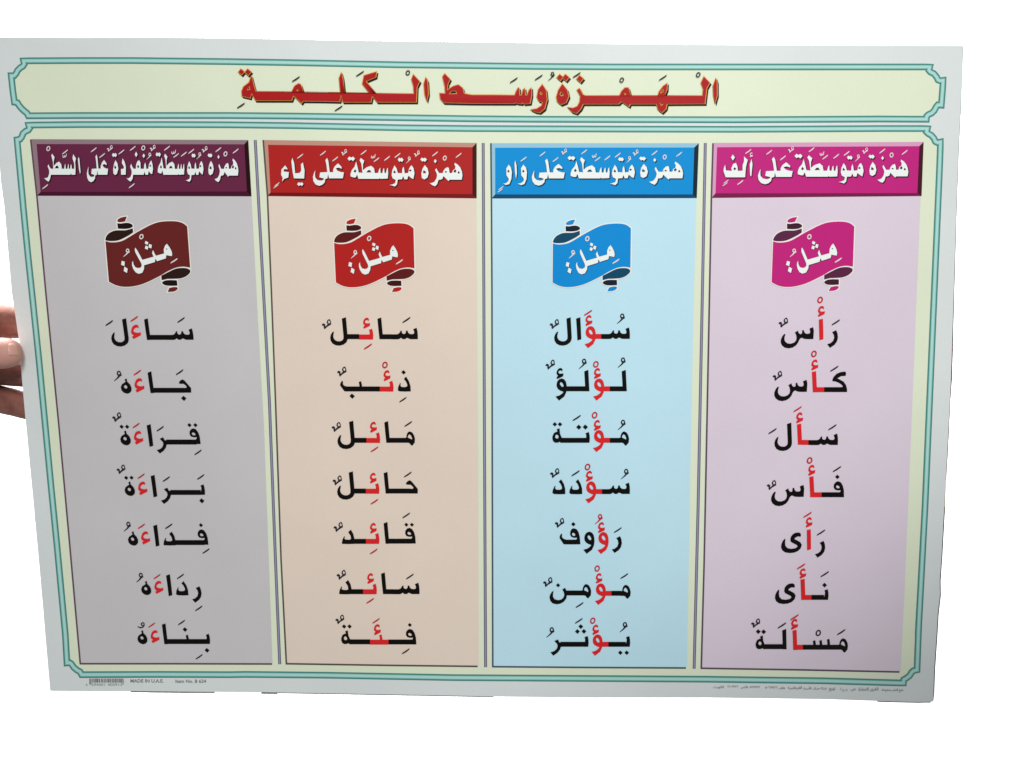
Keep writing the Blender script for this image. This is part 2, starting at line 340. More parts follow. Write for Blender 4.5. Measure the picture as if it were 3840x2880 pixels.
glyph('ba_end', 430, 1400, [(355, 1235), (362, 1250), (361, 1290), (385, 1316), (430, 1325), (430, 1400), (380, 1398), (315, 1305), (320, 1280), (338, 1245)])
glyph('fatha', 1385, 452, [(1321, 503), (1330, 478), (1380, 445), (1430, 412), (1453, 402), (1444, 428), (1395, 465), (1345, 492)])
glyph('sukun', 0, 0, ellipse(0, 0, 43, 54, .35), [ellipse(0, 0, 22, 31, .35)])
glyph('damma_head', 1300, 225, [(1305, 188), (1325, 198), (1333, 225), (1342, 262), (1315, 276), (1280, 310), (1215, 355), (1222, 338), (1262, 300), (1285, 268), (1266, 245), (1268, 212), (1285, 192)], [[(1300, 207), (1313, 215), (1315, 240), (1300, 246), (1286, 238), (1286, 218)]])
glyph('tanween', 612, 415, [(625, 378), (640, 405), (645, 458), (620, 472), (585, 492), (538, 535), (525, 500), (530, 482), (498, 472), (505, 450), (530, 442), (552, 458), (552, 492), (590, 455), (575, 430), (582, 400), (605, 380)], [[(612, 395), (626, 408), (628, 435), (612, 445), (597, 432), (597, 408)]])
glyph('dot', 0, 0, [(-38, 0), (-4, -36), (38, 0), (2, 38)])
glyph('curl', 415, 505, [(415, 455), (452, 475), (455, 530), (420, 575), (360, 590), (305, 560), (312, 540), (350, 562), (395, 555), (420, 540), (380, 530), (372, 490)], [[(415, 480), (435, 492), (432, 518), (408, 520), (395, 502)]])
G['curl'] = ([(x * .75, y * .75) for x, y in G['curl'][0]], [[(x * .75, y * .75) for x, y in h] for h in G['curl'][1]])

def word(ox, oy, sc, shear, items, label):
    """items: (glyph, x, y, ink) in enlarged pixels from the corner ox, oy; bars are (x0, x1, y, ink)"""
    g = sc / S; ink = Ink()
    ym = items[0][2]
    for it in items:
        nm, x, y, cl = it[:4]
        if nm == 'bar':
            x0, x1 = x; h = 76 * g
            n = max(1, int((x1 - x0) / sc / 18)); xs = [x0 + (x1 - x0) * i / n for i in range(n + 1)]
            ink.k += 1
            ink.strip([(ox + a / sc, oy + (y - h) / sc) for a in xs], [(ox + a / sc, oy + y / sc) for a in xs], M['red' if cl == 'r' else 'black'], .0004 + ink.k * .000012, flip=True); continue
        o, hs = G[nm]
        thin = nm in ('fatha', 'sukun', 'damma_head', 'tanween', 'curl')
        m = M[('redmark' if thin else 'red') if cl == 'r' else ('mark' if thin else 'black')]
        k = g * (it[4] if len(it) > 4 else 1)
        T = lambda p: (ox + (x + (p[0] + shear * p[1]) * k) / sc, oy + (y + p[1] * k) / sc)
        ink.poly([T(p) for p in o], [[T(p) for p in h] for h in hs], m, .0004)
    o = ink.build('example_word', chart)
    if label: o['label'] = label
def B(x0, x1, y, c='k'): return ('bar', (x0, x1), y, c)
W4 = (2800, 1100, S, -.02)
word(*W4, [('ra', 1420, 710, 'k'), ('fatha', 1385, 452, 'k'), ('alif_red', 1133, 706, 'r'), ('hamza_small', 1160, 362, 'r'), ('sukun', 1143, 103, 'r'), ('seen', 1038, 710, 'k'), ('tanween', 612, 415, 'k')], 'word "head" in the lilac column')
word(*W4, [('kaf_start', 1562, 1535, 'k'), B(1200, 1455, 1535), ('fatha', 1362, 1172, 'k'), ('alif_join_red', 1030, 1538, 'r'), B(1080, 1205, 1536, 'r'), ('hamza_small', 1058, 1195, 'r'), ('sukun', 1047, 942, 'r'), ('seen', 937, 1530, 'k'), ('tanween', 520, 1243, 'k')], None)
W4 = (2800, 1500, S, -.02)
word(*W4, [('seen_start', 1418, 699, 'k'), B(955, 1005, 699), ('fatha', 1332, 425, 'k'), ('alif_join_red', 798, 695, 'r'), B(848, 960, 697, 'r'), ('hamza_small', 822, 358, 'r'), ('fatha', 790, 143, 'r'), ('lam', 705, 687, 'k'), ('fatha', 400, 485, 'k')], None)
word(*W4, [('fa_start', 1515, 1512, 'k'), ('dot', 1412, 1195, 'k', .95), ('fatha', 1403, 1075, 'k'), B(1160, 1450, 1511), ('alif_join_red', 990, 1512, 'r'), B(1040, 1165, 1512, 'r'), ('hamza_small', 1010, 1175, 'r'), ('sukun', 980, 940, 'r'), ('seen', 888, 1505, 'k'), ('tanween', 428, 1283, 'k')], None)
W4 = (2800, 1900, S, -.03)
word(*W4, [('ra', 1222, 663, 'k', .95), ('fatha', 1155, 403, 'k'), ('alif_red', 942, 656, 'r', .98), ('hamza_small', 968, 322, 'r', .95), ('fatha', 945, 127, 'r'), ('ya_end', 855, 665, 'k')], None)
word(*W4, [('tooth', 1266, 1450, 'k'), ('dot', 1213, 1220, 'k'), ('fatha', 1213, 1050, 'k'), B(1003, 1205, 1449), ('alif_join_red', 850, 1450, 'r'), B(900, 1008, 1450, 'r'), ('hamza_small', 872, 1118, 'r', .95), ('fatha', 845, 930, 'r'), ('ya_end', 760, 1457, 'k')], None)
W4 = (2800, 2250, 5.53, -.03)
word(*W4, [('meem_start', 2100, 1030, 'k'), ('fatha', 1960, 668, 'k'), B(1160, 1910, 1030), ('tooth_small', 1690, 1015, 'k', 1.0), ('tooth_small', 1530, 1040, 'k'), ('tooth_small', 1398, 1045, 'k'), ('sukun', 1487, 685, 'k', .95), ('alif_join_red', 968, 1037, 'r', .96), B(1035, 1165, 1032, 'r'), ('hamza_small', 990, 613, 'r'), ('fatha', 990, 360, 'r'), ('lam_start', 830, 1022, 'k', .95), B(370, 750, 1018), ('fatha', 730, 530, 'k'), ('ta_end', 378, 1020, 'k', .95), ('dot', 243, 655, 'k'), ('dot', 355, 660, 'k'), ('tanween', 240, 430, 'k', .95)], None)
W3 = (2020, 1130, S, 0)
word(*W3, [('seen_start', 1418, 583, 'k'), B(965, 1008, 584), ('damma_head', 1300, 225, 'k'), ('waw', 888, 583, 'r'), B(875, 973, 583, 'r'), ('hamza_small', 780, 380, 'r'), ('fatha', 767, 178, 'r'), ('alif', 603, 583, 'k'), ('lam', 515, 583, 'k'), ('tanween', 285, 313, 'k')], None)
word(*W3, [('lam_start', 1372, 1398, 'k'), B(1100, 1315, 1398), ('damma_head', 1312, 908, 'k'), ('waw', 1020, 1398, 'r'), B(1007, 1106, 1398, 'r'), ('hamza_small', 912, 1203, 'r'), ('sukun', 890, 980, 'r'), ('lam_start', 790, 1398, 'k'), B(430, 730, 1397), ('damma_head', 707, 927, 'k'), ('waw', 437, 1398, 'k'), ('hamza_small', 330, 1203, 'k'), ('tanween', 220, 943, 'k')], None)
W3 = (2020, 1530, S, 0)
word(*W3, [('meem_start', 1407, 540, 'k'), B(1100, 1262, 541), ('damma_head', 1312, 218, 'k'), ('waw', 1018, 540, 'r'), B(1005, 1106, 540, 'r'), ('hamza_small', 910, 352, 'r'), ('sukun', 870, 112, 'r'), ('tooth', 790, 540, 'k'), B(360, 740, 540), ('dot', 625, 297, 'k', 1.08), ('dot', 727, 295, 'k', 1.08), ('fatha', 590, 155, 'k'), ('ta_end', 365, 540, 'k'), ('dot', 252, 252, 'k', .92), ('dot', 333, 252, 'k', .92)], None)
word(*W3, [('seen_start', 1418, 1337, 'k'), B(980, 1010, 1338), ('damma_head', 1362, 982, 'k'), ('waw', 897, 1338, 'r'), B(884, 985, 1337, 'r'), ('hamza_small', 787, 1143, 'r'), ('sukun', 760, 918, 'r'), ('dal', 678, 1338, 'k'), ('dal', 415, 1338, 'k'), ('fatha', 572, 1015, 'k'), ('tanween', 290, 973, 'k')], None)
W3 = (2020, 1900, S, 0)
word(*W3, [('ra', 1295, 590, 'k', .95), ('fatha', 1228, 365, 'k', .95), ('waw', 1088, 592, 'r'), ('hamza_small', 975, 407, 'r'), ('damma_head', 955, 150, 'r'), ('waw', 868, 588, 'k'), ('fa', 650, 585, 'k'), ('dot', 540, 272, 'k', .92), ('tanween', 365, 212, 'k')], None)
word(*W3, [('meem_start', 1432, 1388, 'k', .98), B(1128, 1285, 1385), ('fatha', 1330, 1080, 'k', .95), ('waw', 1045, 1387, 'r', .98), B(1032, 1132, 1386, 'r'), ('hamza_small', 938, 1193, 'r', .95), ('sukun', 910, 963, 'r', .95), ('meem_start', 818, 1380, 'k'), B(430, 668, 1380), ('noon_end', 438, 1380, 'k'), ('dot', 303, 1222, 'k', .88), ('fatha', 635, 1530, 'k', .95), ('tanween', 182, 1133, 'k')], None)
W3 = (2020, 2250, 5.53, -.01)
word(*W3, [('tooth', 1890, 970, 'k'), B(1432, 1810, 970), ('dot', 1695, 1093, 'k', .95), ('dot', 1828, 1093, 'k', .95), ('damma_head', 1790, 505, 'k'), ('waw', 1325, 970, 'r', .97), B(1308, 1445, 970, 'r'), ('hamza_small', 1180, 722, 'r', .95), ('sukun', 1122, 430, 'r', .95), ('tooth', 1028, 970, 'k'), B(455, 955, 969), ('dot', 875, 550, 'k'), ('dot', 805, 653, 'k'), ('dot', 940, 650, 'k'), ('fatha', 830, 433, 'k', .92), ('ra_join', 465, 968, 'k'), ('damma_head', 272, 612, 'k')], None)
W2 = (1200, 1130, S, .035)
word(*W2, [('seen_start', 1522, 588, 'k'), B(970, 1115, 588), ('fatha', 1342, 290, 'k'), ('alif_join', 925, 588, 'k'), ('tooth', 825, 593, 'r'), B(605, 770, 592, 'r'), ('hamza_small', 725, 420, 'r'), ('fatha', 743, 703, 'r'), B(425, 610, 586), ('lam', 432, 583, 'k'), ('tanween', 140, 315, 'k')], None)
word(*W2, [('dal', 1412, 1400, 'k'), ('dot', 1300, 1103, 'k', .95), ('fatha', 1287, 1530, 'k', .9), ('tooth', 1140, 1403, 'r'), B(925, 1085, 1402, 'r'), ('hamza_small', 1043, 1237, 'r'), ('sukun', 1010, 990, 'r'), B(428, 930, 1400), ('tooth_small', 630, 1400, 'k'), ('ba_end', 430, 1400, 'k'), ('dot', 500, 1473, 'k', 1.1), ('tanween', 378, 1052, 'k')], None)
W2 = (1200, 1530, S, .035)
word(*W2, [('meem_start', 1480, 540, 'k'), B(1072, 1330, 540), ('fatha', 1370, 248, 'k', .95), ('alif_join', 1032, 541, 'k'), ('tooth', 932, 543, 'r', .98), B(717, 875, 542, 'r'), ('hamza_small', 832, 380, 'r'), ('fatha', 845, 643, 'r', .95), B(538, 722, 540), ('lam', 545, 533, 'k'), ('tanween', 292, 255, 'k')], None)
word(*W2, [('hah_start', 1520, 1330, 'k'), B(1060, 1408, 1329), ('fatha', 1363, 1035, 'k', .95), ('alif_join', 1022, 1330, 'k'), ('tooth', 920, 1333, 'r', .98), B(707, 865, 1332, 'r'), ('hamza_small', 828, 1170, 'r', .97), ('fatha', 843, 1458, 'r', .95), B(533, 712, 1329), ('lam', 540, 1320, 'k'), ('tanween', 307, 1085, 'k')], None)
W2 = (1200, 1900, S, .03)
word(*W2, [('fa_start', 1490, 573, 'k', .98), ('dot', 1343, 280, 'k', .85), ('dot', 1430, 280, 'k', .85), ('fatha', 1338, 137, 'k', .95), B(1062, 1430, 574), ('alif_join', 1020, 576, 'k'), ('tooth', 920, 578, 'r'), B(709, 865, 578, 'r'), ('hamza_small', 830, 415, 'r', .97), ('fatha', 833, 697, 'r', .95), ('dal_join', 535, 578, 'k'), B(530, 714, 577), ('tanween', 322, 276, 'k')], None)
word(*W2, [('seen_start', 1548, 1360, 'k'), B(1022, 1140, 1360), ('fatha', 1395, 1087, 'k', .95), ('alif_join', 980, 1360, 'k'), ('tooth', 880, 1362, 'r', .98), B(666, 825, 1362, 'r'), ('hamza_small', 787, 1197, 'r', .97), ('fatha', 778, 1465, 'r', .95), ('dal_join', 492, 1360, 'k'), B(488, 670, 1360), ('tanween', 370, 1020, 'k')], None)
W2 = (1200, 2250, 5.53, .03)
word(*W2, [('fa_start', 2000, 922, 'k', .97), ('dot', 1863, 517, 'k', .85), B(1412, 1915, 921), ('fatha', 1775, 1065, 'k', .95), B(1033, 1420, 925, 'r'), ('tooth_small', 1263, 925, 'r'), ('hamza_small', 1190, 725, 'r'), ('fatha', 1160, 432, 'r', .9), B(625, 1038, 918), ('ta_end', 635, 915, 'k', .95), ('dot', 500, 548, 'k', .9), ('dot', 613, 548, 'k', .9), ('tanween', 460, 352, 'k', .95)], None)
W1 = (380, 1130, S, .08)
word(*W1, [('seen_start', 1435, 597, 'k'), B(745, 1025, 598), ('fatha', 1237, 290, 'k', .95), ('alif_join', 710, 600, 'k'), ('hamza', 545, 600, 'r'), ('fatha', 508, 272, 'r', .95), ('lam', 428, 597, 'k'), ('fatha', 120, 337, 'k', .95)], None)
word(*W1, [('hah_start', 1397, 1420, 'k'), B(800, 1285, 1421), ('dot', 1282, 1508, 'k', 1.1), ('fatha', 1215, 1103, 'k', .95), ('alif_join', 765, 1426, 'k'), ('hamza', 599, 1432, 'r'), ('fatha', 557, 1108, 'r', .95), ('ha', 390, 1425, 'k'), ('damma_head', 272, 1115, 'k')], None)
W1 = (400, 1530, S, .08)
word(*W1, [('fa_start', 1462, 560, 'k', .98), ('dot', 1287, 265, 'k', .88), ('dot', 1380, 265, 'k', .88), ('fatha', 1418, 690, 'k', .92), B(925, 1400, 567), ('ra_join', 935, 567, 'k'), ('fatha', 830, 322, 'k', .92), ('alif', 665, 580, 'k', .98), ('hamza', 502, 582, 'r', .95), ('fatha', 455, 272, 'r', .9), ('ha', 297, 570, 'k', .98), ('dot', 232, 290, 'k', .88), ('dot', 318, 290, 'k', .88), ('tanween', 192, 102, 'k', .98)], None)
word(*W1, [('tooth', 1528, 1350, 'k', .97), ('dot', 1480, 1443, 'k', 1.08), ('fatha', 1460, 1073, 'k', .92), B(990, 1465, 1351), ('ra_join', 1000, 1352, 'k'), ('fatha', 925, 1105, 'k', .92), ('alif', 727, 1366, 'k', .97), ('hamza', 567, 1368, 'r', .94), ('fatha', 533, 1060, 'r', .9), ('ha', 363, 1358, 'k', .96), ('dot', 303, 1085, 'k', .85), ('dot', 387, 1083, 'k', .85), ('tanween', 257, 915, 'k', .95)], None)
W1 = (420, 1900, S, .07)
word(*W1, [('fa_start', 1500, 592, 'k', .96), ('dot', 1383, 287, 'k', .85), ('fatha', 1460, 690, 'k', .9), B(985, 1440, 596), ('dal_join', 990, 600, 'k', .97), ('fatha', 880, 305, 'k', .92), ('alif', 680, 598, 'k', .95), ('hamza', 528, 602, 'r', .92), ('fatha', 455, 305, 'r', .9), ('ha', 330, 596, 'k', .95), ('damma_head', 253, 268, 'k', .95)], None)
word(*W1, [('ra', 1395, 1366, 'k', .93), ('fatha', 1347, 1582, 'k', .92), ('dal', 1190, 1378, 'k', .96), ('fatha', 1062, 1085, 'k', .9), ('alif', 880, 1370, 'k', .95), ('hamza', 733, 1370, 'r', .91), ('fatha', 697, 1088, 'r', .88), ('ha', 535, 1366, 'k', .94), ('damma_head', 447, 1062, 'k', .93)], None)
W1 = (460, 2250, 5.53, .06)
word(*W1, [('tooth', 1810, 912, 'k', .95), ('dot', 1750, 1043, 'k', 1.0), ('fatha', 1583, 1178, 'k', .88), ('tooth_small', 1345, 920, 'k', .95), ('dot', 1292, 612, 'k', .98), ('fatha', 1217, 468, 'k', .88), B(915, 1745, 912), ('alif_join', 864, 916, 'k', .96), ('hamza', 676, 912, 'r', .9), ('fatha', 600, 520, 'r', .85), ('ha', 412, 905, 'k', .93), ('curl', 415, 505, 'k')], None)

# ------------------------------------------------------------ heavy lettering: title, column headers, banners
def heavy(ink, T, polys, marks, m, mm, off, d=0.0, sh=(0, 0), shadow=None, soff=None):
    for outer, holes in polys:
        P = [T(p) for p in outer]; H = [[T(p) for p in h] for h in holes]
        ink.poly([(x + sh[0], y + sh[1]) for x, y in grow(P, d)], [[(x + sh[0], y + sh[1]) for x, y in grow(h, -d)] for h in H], m, off)
    for nm, x, y, k, kk in marks:
        g0, hs = G[nm] if nm in G else EX[nm]
        c = T((x, y))
        # marks are sized in photograph pixels
        ink.poly([(c[0] + px / S * k + sh[0], c[1] + py / S * kk + sh[1]) for px, py in grow(g0, d * S / max(k, .4) * .6)], [[(c[0] + px / S * k + sh[0], c[1] + py / S * kk + sh[1]) for px, py in h] for h in hs], mm, off)
EX = {'shadda': ([(-60, -5), (-45, -20), (-40, 18), (-28, 22), (-22, 0), (-10, -28), (-4, 8), (10, 8), (22, -42), (38, -50), (30, 10), (8, 36), (-8, 30), (-30, 48), (-58, 30)], [])}

T1 = lambda p: (860 + p[0] / 2.4578, 240 + p[1] / 2.4578)
T2 = lambda p: (1760 + p[0] / 2.212, 240 + p[1] / 2.212)
sq = lambda cx, cy, r: ([(cx - r, cy + 2), (cx - 4, cy - r), (cx + r, cy - 2), (cx + 4, cy + r)], [])
TP2 = [([(2045, 115), (2055, 150), (2056, 260), (2038, 330), (2025, 260), (2022, 180)], []),
       ([(1945, 103), (1995, 155), (1970, 200), (1960, 280), (1955, 328), (1640, 330), (1632, 370), (1600, 402), (1565, 378), (1553, 330), (1335, 330), (1325, 352), (1262, 308), (1240, 330), (945, 330), (925, 372), (890, 408), (850, 395), (815, 358), (860, 365), (895, 350), (915, 312), (920, 262), (893, 215), (914, 200), (940, 252), (965, 262), (1245, 262), (1262, 225), (1290, 196), (1320, 196), (1340, 262), (1562, 262), (1575, 225), (1608, 182), (1642, 158), (1640, 210), (1620, 262), (1935, 262), (1940, 205), (1922, 155)],
        [[(1612, 205), (1608, 232), (1585, 242), (1592, 222)], [(1578, 318), (1610, 330), (1592, 346)], [(1290, 234), (1305, 248), (1288, 256)]]),
       ([(772, 165), (812, 215), (825, 270), (803, 318), (762, 335), (730, 312), (722, 270), (738, 215)], [[(760, 228), (785, 255), (765, 266), (750, 252)]]),
       ([(605, 168), (636, 215), (645, 295), (625, 370), (585, 402), (545, 395), (508, 378), (560, 370), (598, 345), (608, 314), (575, 305), (560, 270), (572, 210)], [[(594, 227), (609, 243), (595, 256), (584, 243)]]),
       sq(752, 110, 26), sq(800, 112, 28), sq(918, 122, 28)]
TM2 = [('sukun', 1900, 88, .85, .8), ('fatha', 1605, 113, 1.0, 1.0), ('sukun', 1265, 132, .85, .8), ('fatha', 890, 90, 1.0, 1.0), ('damma_head', 690, 80, .9, .9), ('fatha', 575, 110, 1.0, 1.0), ('fatha', 368, 133, 1.0, 1.0)]
def c12(p):  # left-hand enlargement written in the right-hand one's units
    a = T1(p); return ((a[0] - 1760) * 2.212, (a[1] - 240) * 2.212)
TP2.append(([(515, 195), (517, 260), (505, 325), (455, 330), (445, 318), (435, 328), (400, 325), (385, 318), (375, 325), (200, 325), (0, 324)] + [c12(p) for p in [(1975, 355), (1945, 320), (1938, 268), (1990, 272), (1985, 200), (1965, 115), (1985, 88), (2035, 140), (2015, 180), (2008, 240), (2060, 205), (2110, 190), (2150, 220), (2165, 272)]] + [(20, 256), (200, 256), (375, 258), (385, 230), (405, 195), (414, 200), (416, 258), (433, 258), (445, 212), (460, 200), (465, 258), (478, 258), (495, 215)],
            [[c12(p) for p in [(2022, 276), (2050, 246), (2088, 246), (2100, 274)]]]))
TP1 = [([(1810, 120), (1828, 160), (1834, 280), (1820, 345), (1800, 280), (1792, 180)], []),
       ([(1695, 95), (1755, 160), (1730, 210), (1724, 350), (1540, 350), (1360, 350), (1318, 295), (1305, 350), (1045, 350), (1029, 282), (1018, 345), (850, 341), (680, 340), (665, 362), (590, 290), (575, 335), (400, 335), (240, 335), (205, 268), (193, 313), (115, 295), (112, 250), (130, 208), (180, 170), (190, 140), (205, 108), (225, 190), (243, 253), (400, 255), (575, 256), (600, 202), (638, 178), (660, 190), (682, 258), (850, 261), (1024, 263), (1010, 130), (1032, 75), (1046, 130), (1062, 264), (1180, 266), (1288, 266), (1225, 182), (1240, 105), (1358, 70), (1350, 120), (1258, 158), (1352, 270), (1540, 272), (1700, 273), (1695, 200), (1678, 140)],
        [[(186, 202), (190, 236), (160, 240)], [(625, 230), (637, 244), (622, 252)]]), sq(110, 72, 28), sq(172, 74, 30)]
TM1 = [('sukun', 1645, 80, .85, .8), ('fatha', 1203, 88, 1.0, 1.0), ('fatha', 1005, 408, 1.0, 1.0), ('fatha', 612, 138, 1.0, 1.0), ('fatha', 105, 382, 1.0, 1.0)]
ti = Ink()
for TT, P in ((T1, TP1), (T2, TP2)): heavy(ti, TT, P, [], M['tshadow'], None, .00036, 1.5, (5, 7))
ti.build('title_shadow', chart)
ti = Ink()
for TT, P in ((T1, TP1), (T2, TP2)): heavy(ti, TT, P, [], M['orange'], None, .0006, 1.9)
for TT, P, MK in ((T1, TP1, TM1), (T2, TP2, TM2)): heavy(ti, TT, P, MK, M['title'], M['tshadow'], .0008, -0.9)
ti.build('title_lettering', chart)['label'] = 'red title lettering with orange edge'

# header lettering, traced once and placed on each header
HAMZA = ([([(1735, 362), (1778, 402), (1812, 455), (1833, 530), (1840, 600), (1830, 682), (1665, 682), (1652, 708), (1638, 690), (1582, 615), (1570, 665), (1545, 682), (1518, 682), (1500, 760), (1470, 805), (1430, 782), (1395, 742), (1425, 737), (1457, 718), (1485, 660), (1495, 600), (1488, 560), (1468, 500), (1485, 462), (1500, 500), (1525, 555), (1570, 555), (1582, 510), (1610, 462), (1645, 444), (1660, 480), (1667, 555), (1698, 552), (1710, 502), (1737, 480), (1742, 432), (1727, 400)],
            [[(1742, 490), (1756, 520), (1745, 547), (1722, 540), (1722, 512)], [(1785, 520), (1802, 548), (1795, 567), (1775, 558)], [(1612, 520), (1630, 536), (1614, 548), (1600, 538)]]),
           ([(1470, 296), (1494, 335), (1472, 378), (1450, 338)], []),
           ([(1330, 405), (1370, 470), (1385, 560), (1368, 642), (1325, 678), (1290, 652), (1282, 570), (1297, 480)], [[(1315, 503), (1346, 537), (1340, 562), (1308, 556)]]),
           ([(1290, 268), (1315, 285), (1333, 268), (1362, 308), (1335, 352), (1314, 335), (1300, 348), (1268, 308)], [])],
          [('fatha', 1785, 228, .72, .85), ('sukun', 1600, 280, .72, .78), ('fatha', 1467, 202, .72, .85), ('tanween', 1245, 165, .62, .68)])
MUTA = ([([(1160, 410), (1186, 470), (1197, 560), (1180, 667), (1148, 642), (1115, 603), (1100, 670), (1060, 668), (1045, 612), (1030, 668), (975, 672), (965, 760), (935, 800), (900, 782), (862, 770), (900, 757), (937, 735), (945, 680), (905, 652), (890, 590), (900, 500), (930, 410), (960, 470), (975, 550), (1028, 553), (1032, 480), (1050, 430), (1060, 480), (1067, 553), (1110, 550), (1120, 480), (1140, 428)],
           [[(1138, 485), (1156, 510), (1140, 524), (1122, 510)], [(925, 503), (946, 535), (940, 558), (916, 545)]]),
          ([(990, 270), (1010, 285), (1030, 272), (1052, 312), (1032, 355), (1012, 338), (992, 350), (972, 310)], [])],
         [('damma_head', 1125, 280, .62, .68), ('fatha', 968, 232, .72, .85), ('fatha', 830, 285, .72, .85)])
SITA = ([([(838, 458), (844, 560), (838, 662), (740, 668), (735, 652), (725, 668), (570, 668), (455, 668), (436, 588), (420, 642), (390, 642), (350, 622), (350, 570), (367, 500), (402, 440), (425, 343), (445, 450), (460, 545), (505, 552), (500, 480), (490, 380), (468, 320), (485, 273), (532, 330), (515, 400), (515, 500), (560, 450), (620, 420), (660, 470), (670, 555), (710, 555), (722, 490), (740, 453), (744, 555), (765, 555), (777, 480), (790, 463), (797, 555), (812, 555), (824, 480)],
           [[(560, 545), (580, 508), (605, 503), (622, 545)], [(410, 488), (427, 522), (415, 548), (393, 530)]]),
          ([(335, 248), (360, 268), (385, 250), (412, 290), (385, 340), (360, 312), (335, 332), (310, 290)], [])],
         [('shadda', 655, 248, .75, .8), ('fatha', 688, 310, .7, .8), ('fatha', 520, 175, .72, .85), ('tanween', 288, 140, .62, .68)])
ALA = ([([(1378, 388), (1422, 450), (1427, 492), (1385, 470), (1350, 483), (1375, 527), (1420, 550), (1454, 552), (1440, 667), (1262, 667), (1252, 588), (1245, 667), (1217, 680), (1210, 740), (1180, 785), (1140, 805), (1095, 782), (1065, 720), (1058, 640), (1072, 570), (1090, 513), (1088, 600), (1092, 650), (1120, 695), (1165, 706), (1190, 692), (1200, 672), (1140, 647), (1150, 555), (1240, 548), (1230, 420), (1216, 330), (1240, 288), (1256, 340), (1275, 548), (1313, 550), (1315, 500), (1337, 440)], [])],
       [('fatha', 1185, 205, .72, .85), ('fatha', 1340, 310, .72, .85)])
SATR = ([([(910, 333), (925, 380), (946, 620), (935, 657), (913, 560), (893, 380)], []),
         ([(808, 283), (862, 365), (847, 430), (854, 560), (850, 667), (780, 668), (765, 640), (758, 668), (600, 667), (400, 667), (385, 740), (355, 797), (310, 767), (268, 724), (300, 728), (342, 710), (365, 640), (363, 580), (335, 510), (352, 468), (375, 520), (400, 553), (440, 553), (435, 440), (403, 310), (420, 273), (467, 340), (450, 430), (452, 500), (500, 445), (550, 420), (590, 470), (602, 553), (640, 553), (650, 490), (665, 458), (672, 553), (700, 553), (715, 463), (727, 470), (730, 553), (750, 553), (760, 478), (777, 480), (787, 553), (825, 553), (825, 460), (793, 360)], [[(472, 545), (495, 503), (520, 498), (544, 545)]])],
        [('sukun', 350, 183, .72, .78), ('fatha', 655, 245, .72, .85), ('shadda', 660, 315, .7, .75), ('fatha', 290, 885, .72, .85)])
DATA_ = ([([(1718, 358), (1760, 430), (1782, 520), (1778, 667), (1690, 667), (1686, 558), (1735, 552), (1742, 520), (1703, 450)], []),
          ([(1588, 393), (1628, 460), (1642, 560), (1615, 652), (1580, 673), (1548, 642), (1543, 560), (1560, 460)], [[(1575, 488), (1602, 532), (1590, 557), (1566, 540)]]),
          ([(1545, 260), (1568, 278), (1592, 260), (1617, 302), (1592, 345), (1570, 325), (1545, 342), (1520, 300)], []),
          ([(2250, 398), (2272, 470), (2282, 560), (2265, 657), (2232, 642), (2200, 598), (2190, 667), (2140, 667), (2125, 608), (2110, 667), (1915, 667), (1905, 740), (1870, 794), (1830, 772), (1788, 724), (1820, 732), (1862, 705), (1885, 640), (1883, 590), (1856, 510), (1880, 460), (1897, 510), (1925, 553), (1960, 553), (1967, 480), (1987, 420), (2025, 393), (2050, 440), (2054, 553), (2110, 553), (2117, 480), (2135, 433), (2152, 490), (2157, 553), (2190, 553), (2202, 480), (2227, 423)],
           [[(2005, 483), (2024, 515), (2010, 542), (1986, 520)], [(2228, 478), (2247, 505), (2230, 517), (2214, 500)]]),
          ([(2108, 270), (2135, 315), (2110, 360), (2082, 318)], []), ([(1968, 235), (1997, 290), (1970, 345), (1940, 292)], [])],
         [('tanween', 1512, 148, .62, .68), ('fatha', 1695, 245, .72, .85), ('sukun', 2100, 172, .72, .78), ('damma_head', 2220, 285, .62, .68), ('fatha', 1905, 178, .72, .85), ('fatha', 1885, 868, .72, .85)])
def fit(src_x, dst_x, src_y, dst_y):
    ax = (dst_x[1] - dst_x[0]) / (src_x[1] - src_x[0]); ay = (dst_y[1] - dst_y[0]) / (src_y[1] - src_y[0])
    return lambda p: (dst_x[0] + (p[0] - src_x[0]) * ax, dst_y[0] + (p[1] - src_y[0]) * ay)
def Z(ox, oy, s): return lambda x, y: (ox + x / s, oy + y / s)
P2 = Z(520, 520, 4.9156); P1 = Z(110, 520, 4.9156); ZM = Z(2660, 520, 2.6976); ZB = Z(1830, 520, 2.6976); ZR = Z(970, 520, 2.5136)
def seg(src, sx, sy, zf, dx, dy):
    """place a traced group so that its span sx, sy covers the span dx, dy of the header"""
    a = zf(dx[0], dy[0]); b = zf(dx[1], dy[1]); return (src, fit(sx, (a[0], b[0]), sy, (a[1], b[1])))
HX = (1282, 1840); MX = (890, 1197); SX = (350, 844); AX = (1058, 1454); VY = (362, 682); SY = (343, 668)
